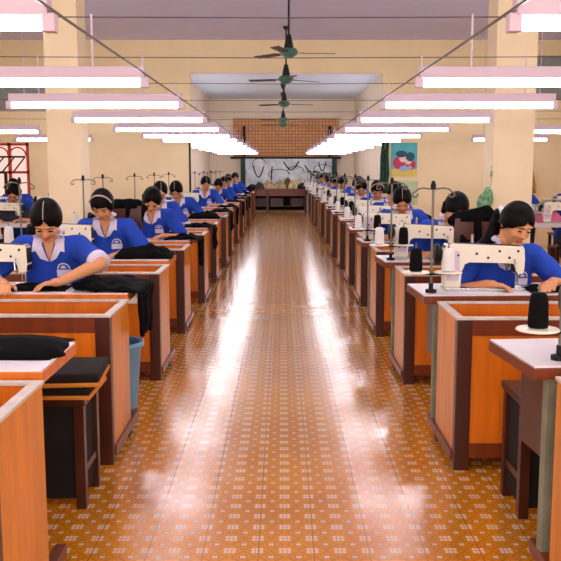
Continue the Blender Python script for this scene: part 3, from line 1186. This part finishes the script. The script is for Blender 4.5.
# pieces being sewn
for i, (x, y, s, lab) in enumerate(((-1.33, 4.46, 4, 'flat piece of black cloth under the hands of the nearest left woman'),
                                    (1.48, 4.42, 5, 'black cloth held under the needle by the ponytailed woman'))):
    o = link('cloth_piece', heap_mesh(.34, .20, .03, s))
    o.location = (x, y, TH)
    tag(o, lab, 'cloth')

# nearest left table: black cloth slab and the stool with cushions between table and bin
o = link('folded_cloth', heap_mesh(.95, .34, .075, 8))
o.location = (-1.27, 2.94, TH)
tag(o, 'long folded black cloth on the nearest left table', 'cloth')
st = Proto(make_stool(DARKWOOD, .47, True)).put((-1.0, 3.42, 0), 0, 'dark stool stacked with cushions between the two nearest left bins', 'stool')
OE = mat('orange_yellow_piping', (206, 130, 40), 0.7)
DC = mat('dark_brown_cloth', (20, 12, 11), 0.9, 0, .3, 20)
for i, (z, dx, rz) in enumerate(((.47, .0, .0), (.525, .03, .08))):
    r = empty('seat_cushion', (-.98 + dx, 3.42 - i * .02, z), rz)
    MB().box(-.2, .2, -.16, .16, .012, .055, .014).build('pad', DC, r, True)
    MB().box(-.205, .205, -.165, .165, 0, .018, .006).build('piping', OE, r)
    tag(r, ('lower dark cushion with yellow edge on the stool by the near left bin', 'upper dark cushion with yellow edge on the stool by the near left bin')[i], 'cushion', 'cushions stacked on the stool')
# pale blue bucket on the aisle
bl = empty('plastic_bin', (-.90, 4.48, 0))
b = MB()
b.lathe([(.001, .02), (.085, .0), (.088, .005), (.125, .43), (.135, .435), (.137, .455), (.122, .455), (.118, .43), (.08, .03), (.001, .03)], seg=22)
b.build('tub', mat('pale_blue_plastic', (112, 170, 214), .4), bl, True)
MB().lathe([(.128, .43), (.140, .432), (.140, .458), (.128, .458), (.128, .43)], seg=22, caps=False).build('rolled_rim', mat('pale_blue_plastic', (112, 170, 214)), bl, True)
tag(bl, 'tall pale blue plastic bin beside the second left fabric bin', 'bin')

# dark stool in front of the nearest right table and leaning rod
Proto(make_stool(DARKWOOD, .50, True)).put((1.14, 3.32, 0), 0, 'dark stool between the two nearest right workstations', 'stool')


# chair with a black jacket behind the ponytailed woman, and behind left women
def make_chair():
    r = empty('work_chair')
    MB().box(-.19, .19, -.17, .17, .40, .43, .006).build('seat', DARKWOOD, r)
    for sx_ in (-1, 1):
        MB().box(sx_ * .17 - .016, sx_ * .17 + .016, -.16, -.128, 0, .40).build('leg', DARKWOOD, r)
        MB().box(sx_ * .17 - .016, sx_ * .17 + .016, .13, .162, 0, 1.10).build('back_post', DARKWOOD, r)
    MB().box(-.17, .17, .135, .157, .84, 1.08, .004).build('backrest', DARKWOOD, r)
    return r


def jacket_mesh(seed):
    b = MB()
    b.cap((-.20, 0, 0), (.20, 0, .0), .05, .05)
    b.cap((-.16, .0, .02), (.10, 0, .05), .06, .055)
    b.cap((-.14, -.035, -.2), (.14, -.035, -.2), .045, .045)
    b.cap((-.17, -.03, 0), (-.15, -.035, -.2), .05, .05)
    b.cap((.17, -.03, 0), (.15, -.035, -.2), .05, .05)
    b.cap((0, -.04, 0), (0, -.045, -.2), .055, .05)
    b = remesh(b, .013, 3)
    for v in b.bm.verts:
        v.co += v.normal * .016 * noise.noise(v.co * 9 + Vector((seed, 0, 0)))
    return b.mesh('jacket', BLACKCLOTH, True)


ch = make_chair()
ch.location = (1.22, 4.83, 0)
tag(ch, 'dark wooden chair of the ponytailed woman, black jacket over its back', 'chair')
ch2 = copy_tree(ch)
ch2.location = (-1.30, 6.45, 0)
tag(ch2, 'dark wooden chair of the second woman in the left row', 'chair')
o = link('jacket', jacket_mesh(1))
o.location = (1.17, 5.02, 1.10)
o.scale = (.68,) * 3
o.rotation_euler = (0, -.12, 0)
tag(o, 'black jacket hung over the chair back behind the ponytailed woman', 'jacket')
o = link('jacket', jacket_mesh(2))
o.location = (-1.22, 6.64, 1.10)
o.scale = (.62,) * 3
o.rotation_euler = (0, .12, 0)
tag(o, 'black jacket hung behind the second woman in the left row', 'jacket')

# ------------------------------------------------------------------ things on the walls
YWf = YW - .006
p = empty('poster', (2.20, YWf, 1.55))
MB().box(-.235, .235, -.003, .003, -.30, .30).build('sheet', mat('teal_print', (96, 196, 206), .7, 0, .25, 3), p)
MB().box(-.235, .235, -.005, -.003, -.30, -.17).build('ground', mat('yellow_print', (228, 206, 110), .7), p)
f = MB()
f.ell((-.09, -.006, -.06), (.11, .004, .11))
f.ell((.12, -.006, -.09), (.09, .004, .09))
f.build('blouses', mat('pink_print', (206, 60, 104), .7), p)
f = MB()
f.ell((-.02, -.009, .02), (.07, .003, .07))
f.ell((.08, -.009, -.03), (.06, .003, .06))
f.build('faces', mat('pale_print', (240, 214, 196), .7), p)
f = MB()
f.ell((-.05, -.012, .10), (.10, .003, .06))
f.ell((.11, -.012, .05), (.08, .003, .08))
f.build('hats', mat('dark_teal_print', (44, 92, 110), .7), p)
f = MB()
f.ell((-.0, -.012, -.16), (.08, .003, .05))
f.ell((.11, -.012, -.14), (.04, .003, .03))
f.build('bundle', mat('light_blue_print', (150, 190, 226), .7), p)
tag(p, 'teal poster of two figures in hats on the right wall', 'poster')
p = MB().box(1.95, 2.46, YWf - .003, YWf + .003, .74, 1.17).build('notice_sheet', mat('pale_green_print', (196, 214, 176), .8, 0, .2, 5))
tag(p, 'faint pale green sheet pinned below the poster', 'sheet')
# green cloths hung at the edge of the opening
g = MB()
for x, r_ in ((1.80, .05), (1.87, .05)):
    g.tube([(x + .02, YW - .09, 1.9), (x, YW - .10, 1.6), (x + .01, YW - .09, 1.3), (x - .01, YW - .09, .95)], [r_ * .5, r_ * .8, r_, r_ * .7], 8)
o = g.build('hanging_ribbons', mat('dark_green_cloth', (30, 70, 52), .9, 0, .6, 14), None, True)
tag(o, 'dark green cloths hanging on the right edge of the wall opening', 'cloth')
o = MB().tube([(-1.66, YW - .02, .8), (-1.66, YW - .02, 1.85), (-1.66, YW - .03, 2.0)], .016, 8).build('conduit', BLACKM)
tag(o, 'dark conduit on the left edge of the wall opening', 'pipe')
# pale banner of handwriting on the back room's left wall is only a faint squiggle
sq = MB()
sq.tube([(-2.36, 17.4 + i * .115, 1.28 + .05 * math.sin(i * 1.7) + .03 * math.sin(i * .6)) for i in range(26)], .008, 5)
o = sq.build('wall_lettering', mat('grey_paint_line', (110, 100, 110), .8))
tag(o, 'faint handwriting on the pale left wall beyond the opening', 'lettering')
# green-white cloth hanging on the right column
g = MB()
g.cap((2.30, 9.32, 1.14), (2.26, 9.31, 1.0), .05, .09)
g.tube([(2.33, 9.34, 1.12), (2.34, 9.34, 1.45)], .01, 6)
o = remesh(g, .012, 2)
for v in o.bm.verts:
    v.co += v.normal * .02 * noise.noise(v.co * 14)
o = o.build('hanging_cloth', mat('green_white_cloth', (120, 170, 130), .9, 0, .6, 22), None, True)
tag(o, 'green and white cloth hanging beside the right column', 'cloth')

# ------------------------------------------------------------------ far end of the hall
o = MB().box(-1.20, 1.64, 27.6, 27.64, .70, 1.70).build('plastic_sheet', mat('blue_white_sheeting', (226, 230, 240), .5, 0, .3, 4))
tag(o, 'blue white plastic sheeting covering the far wall', 'sheeting')
random.seed(5)
for i, (x0, z0, w_, d_) in enumerate(((-.95, 1.45, .35, .35), (.05, 1.62, .50, .28), (.75, 1.5, .35, .35), (.9, .9, .4, -.4), (-.35, 1.0, .03, -.45), (1.2, 1.6, .25, .3))):
    pts = [(x0 + w_ * t, 27.592, z0 - d_ * math.sin(PI * t * (.5 if i % 2 == 0 and i else 1))) for t in [q / 12 for q in range(13)]]
    o = MB().tube(pts, .02, 6).build('cable_loop', BLACKM)
    tag(o, ('drooping black cable at left of the far sheeting', 'wide black cable loop under the far beam', 'slanting black cable right of centre on the sheeting', 'black cable rising towards the right on the far sheeting', 'short upright black cable on the far sheeting', 'black cable at the far right of the sheeting')[i], 'cable')
t = empty('work_table', (-.15, 26.4, 0))
MB().box(-.98, .98, 0, .6, .70, .75, .005).build('tabletop', REDWOOD, t)
MB().box(-.96, .96, .03, .06, .52, .70).build('apron', REDWOOD, t)
for x in (-.94, -.35, .86):
    MB().box(x, x + .08, .02, .10, 0, .70).build('leg', DARKWOOD, t)
MB().box(-.94, .94, .52, .56, .05, .70).build('back_board', mat('near_black_board', (16, 12, 10), .8), t)
MB().box(-.94, .94, .1, .52, .18, .20).build('shelf', DARKWOOD, t)
tag(t, 'long dark work table across the far end of the aisle', 'table')
for i, (x, w_, h_, m_) in enumerate(((-.45, .36, .24, (196, 170, 130)), (-.05, .28, .30, (180, 160, 120)), (.42, .34, .34, (206, 190, 140)), (-.9, .3, .16, (40, 40, 44)))):
    o = link('bundle', heap_mesh(w_ + .1, .4, h_, 20 + i))
    o.data.materials.clear()
    o.data.materials.append(mat('bundle_cloth_%d' % i, m_, .85, 0, .4, 9))
    o.location = (x, 26.66, .75)
    tag(o, ('tan cloth bundle left of centre on the far table', 'brownish cloth bundle at centre of the far table', 'pale yellow bundle at right on the far table', 'dark bundle at the left end of the far table')[i], 'bundle', 'bundles on the far work table')

random.seed(9)
for i, (x, w_, h_, c_) in enumerate(((.80, .3, .24, (24, 26, 30)), (-.72, .22, .22, (60, 56, 60)), (.18, .2, .38, (120, 92, 60)), (.62, .2, .42, (214, 214, 200)))):
    o = link('bundle', heap_mesh(w_ + .06, .3, h_, 40 + i))
    o.data.materials.clear()
    o.data.materials.append(mat('far_bundle_%d' % i, c_, .9, 0, .5, 10))
    o.location = ((.66, -.70, .17, .60)[i], 26.52 if i < 2 else 26.84 + .12 * (i % 2), .75)
    tag(o, ('black bundle at the right end of the far table', 'grey bundle beside the dark one on the far table', 'tall brown bundle behind the centre of the far table', 'tall whitish bundle at the back right of the far table')[i], 'bundle', 'bundles on the far work table')
for i, x in enumerate((-.85, -.3, .35)):
    b = empty('crate', (x - .08, 26.6, .20))
    m = MB()
    m.box(0, .42, 0, .28, 0, .02)
    for x0, x1, y0, y1 in ((0, .42, 0, .02), (0, .42, .26, .28), (0, .02, .02, .26), (.4, .42, .02, .26)):
        m.box(x0, x1, y0, y1, .02, .24)
    m.build('box', DARKWOOD, b)
    MB().box(.02, .40, .02, .26, .02, .2).build('contents', BLACKCLOTH, b)
    tag(b, 'dark crate under the far work table, %s of three' % ('left', 'middle', 'right')[i], 'crate', 'crates under the far table')
for i, (x, z) in enumerate(((-.75, 1.55), (.45, 1.3), (1.35, 1.35), (-.1, 1.2))):
    pts = [(x + .22 * math.cos(a) * (1 + .2 * i % 2), 27.592, z + .16 * math.sin(a)) for a in [q * PI / 9 for q in range(12)]]
    o = MB().tube(pts, .012, 6).build('cable_loop', mat('grey_cable', (70, 76, 84), .6))
    tag(o, ('thin grey looped cable at upper left of the far sheeting', 'thin grey looped cable right of centre on the far sheeting', 'thin grey looped cable at the far right of the sheeting', 'thin grey looped cable low in the middle of the sheeting')[i], 'cable')

# ------------------------------------------------------------------ side bays
TOPG = mat('grey_machine_table', (206, 204, 210), .4)
for sg, side in ((-1, 'left'), (1, 'right')):
    for j, y in enumerate((7.6, 9.7, 11.8)):
        tx = 2.75 if sg > 0 else -2.75 - 2.0
        r = empty('long_table', (tx, y, 0))
        dp = .95 if j == 0 else .55
        MB().box(0, 2.0, .55 - dp, .55, TH - .04, TH, .004).build('tabletop', TOPG, r)
        for x in (.05, 1.89):
            for yy in (.59 - dp, .45):
                MB().box(x, x + .06, yy, yy + .06, 0, TH - .04).build('leg', LEGGREY, r)
        tag(r, '%s grey topped table in the %s side bay' % (('nearest', 'middle', 'farthest')[j], side), 'table', 'tables in the side bays')
        for q in range(2):
            mach.put((tx + .75 + q * .85, y + .25, TH), 0, '%s sewing machine on the %s table of the %s side bay' % (('inner' if (q == 0) == (sg > 0) else 'outer'), ('nearest', 'middle', 'farthest')[j], side), 'sewing machine', 'sewing machines in the side bays')
    xs = ((-4.35, 9.7, 'F'), (-3.92, 11.8, 'C'), (-3.28, 9.7, 'D')) if sg < 0 else ((3.52, 11.8, 'E'), (3.6, 9.7, 'A'), (4.25, 11.8, 'F'))
    for q, (x, y, v) in enumerate(xs):
        stoolD.put((x, y + .70, 0), 0, 'stool under the %s worker of the %s side bay' % (('first', 'second', 'third')[q], side), 'stool', 'stools in the side bays')
        PV[v].put((x, y + .70, 0), 0, ('%s worker in blue seen beyond the %s column' % ((('left hand', 'middle', 'right hand') if sg < 0 else ('middle', 'left hand', 'right hand'))[q], side)), 'person', 'workers in the side bays')
for x, y, z0, dims, col_, lab, cat in ((3.22, 9.95, TH, (.3, .3, .20), (214, 110, 150), 'pink cloth heap on the middle table of the right side bay', 'cloth'),
                                       (3.62, 12.1, TH, (.40, .3, .16), (190, 206, 226), 'pale blue cloth heap on the farthest table of the right side bay', 'cloth'),
                                       (3.5, 7.25, TH, (.55, .4, .05), (70, 66, 80), 'dark cloth on the nearest table of the right side bay', 'cloth'),
                                       (-3.25, 10.0, TH, (.5, .3, .26), (50, 50, 60), 'dark cloth heap on the middle table of the left side bay', 'cloth'),
                                       (-3.75, 12.05, TH, (.5, .3, .22), (150, 90, 60), 'brown cloth heap on the farthest table of the left side bay', 'cloth')):
    o = link('cloth_heap', heap_mesh(*dims, int(abs(x) * 100) % 37))
    o.data.materials.clear()
    o.data.materials.append(mat('cloth_%d' % int(abs(x) * 100), col_, .9, 0, .4, 8))
    o.location = (x, y + .12, z0)
    tag(o, lab, cat)
g = MB()
g.lathe([(.13, .95), (.12, 1.1), (.07, 1.35), (.02, 1.55), (.012, 1.7)], (4.42, YW - .16, 0), 12)
g.tube([(4.42, YW - .16, 1.65), (4.42, YW + .01, 1.72)], .008, 6)
tag(g.build('hanging_bag', mat('ochre_cloth', (186, 140, 62), .9, 0, .3, 12), None, True), 'ochre cone shaped bag hanging on the wall of the right side bay', 'bag')
# paper label on the second left bin
pl = MB().box(-1.02, -.90, rowy(2, -1) - .010, rowy(2, -1) - .007, .52, .64).build('paper_label', mat('pale_paper', (226, 210, 200), .8))
MB().tube([(-1.0 + i * .009, rowy(2, -1) - .011, .58 + .03 * math.sin(i * 1.9)) for i in range(9)], .004, 5).build('scribble', mat('red_ink', (150, 40, 40), .8), pl)
tag(pl, 'paper label with a red scribble on the second left bin', 'label')
# striped awning shelf in the left bay
aw = empty('striped_rack', (-4.2, 12.9, 1.45))
m = MB()
m.tube([(-.7, 0, .12), (.25, 0, .12)], .016, 6)
m.tube([(-.7, -.3, -.12), (.05, -.3, -.12)], .016, 6)
m.build('rail', BLACKM, aw)
for i in range(6):
    MB().tube([(-.7 + i * .17, -.3, -.12), (-.55 + i * .16, 0, .12)], .011, 6).build('slat', BLACKM, aw)
for x in (-.68, .04):
    MB().box(x - .02, x + .02, -.32, -.28, -1.45, -.12).build('post', BLACKM, aw)
tag(aw, 'sloping rack of dark slats beneath the left bay windows', 'rack')
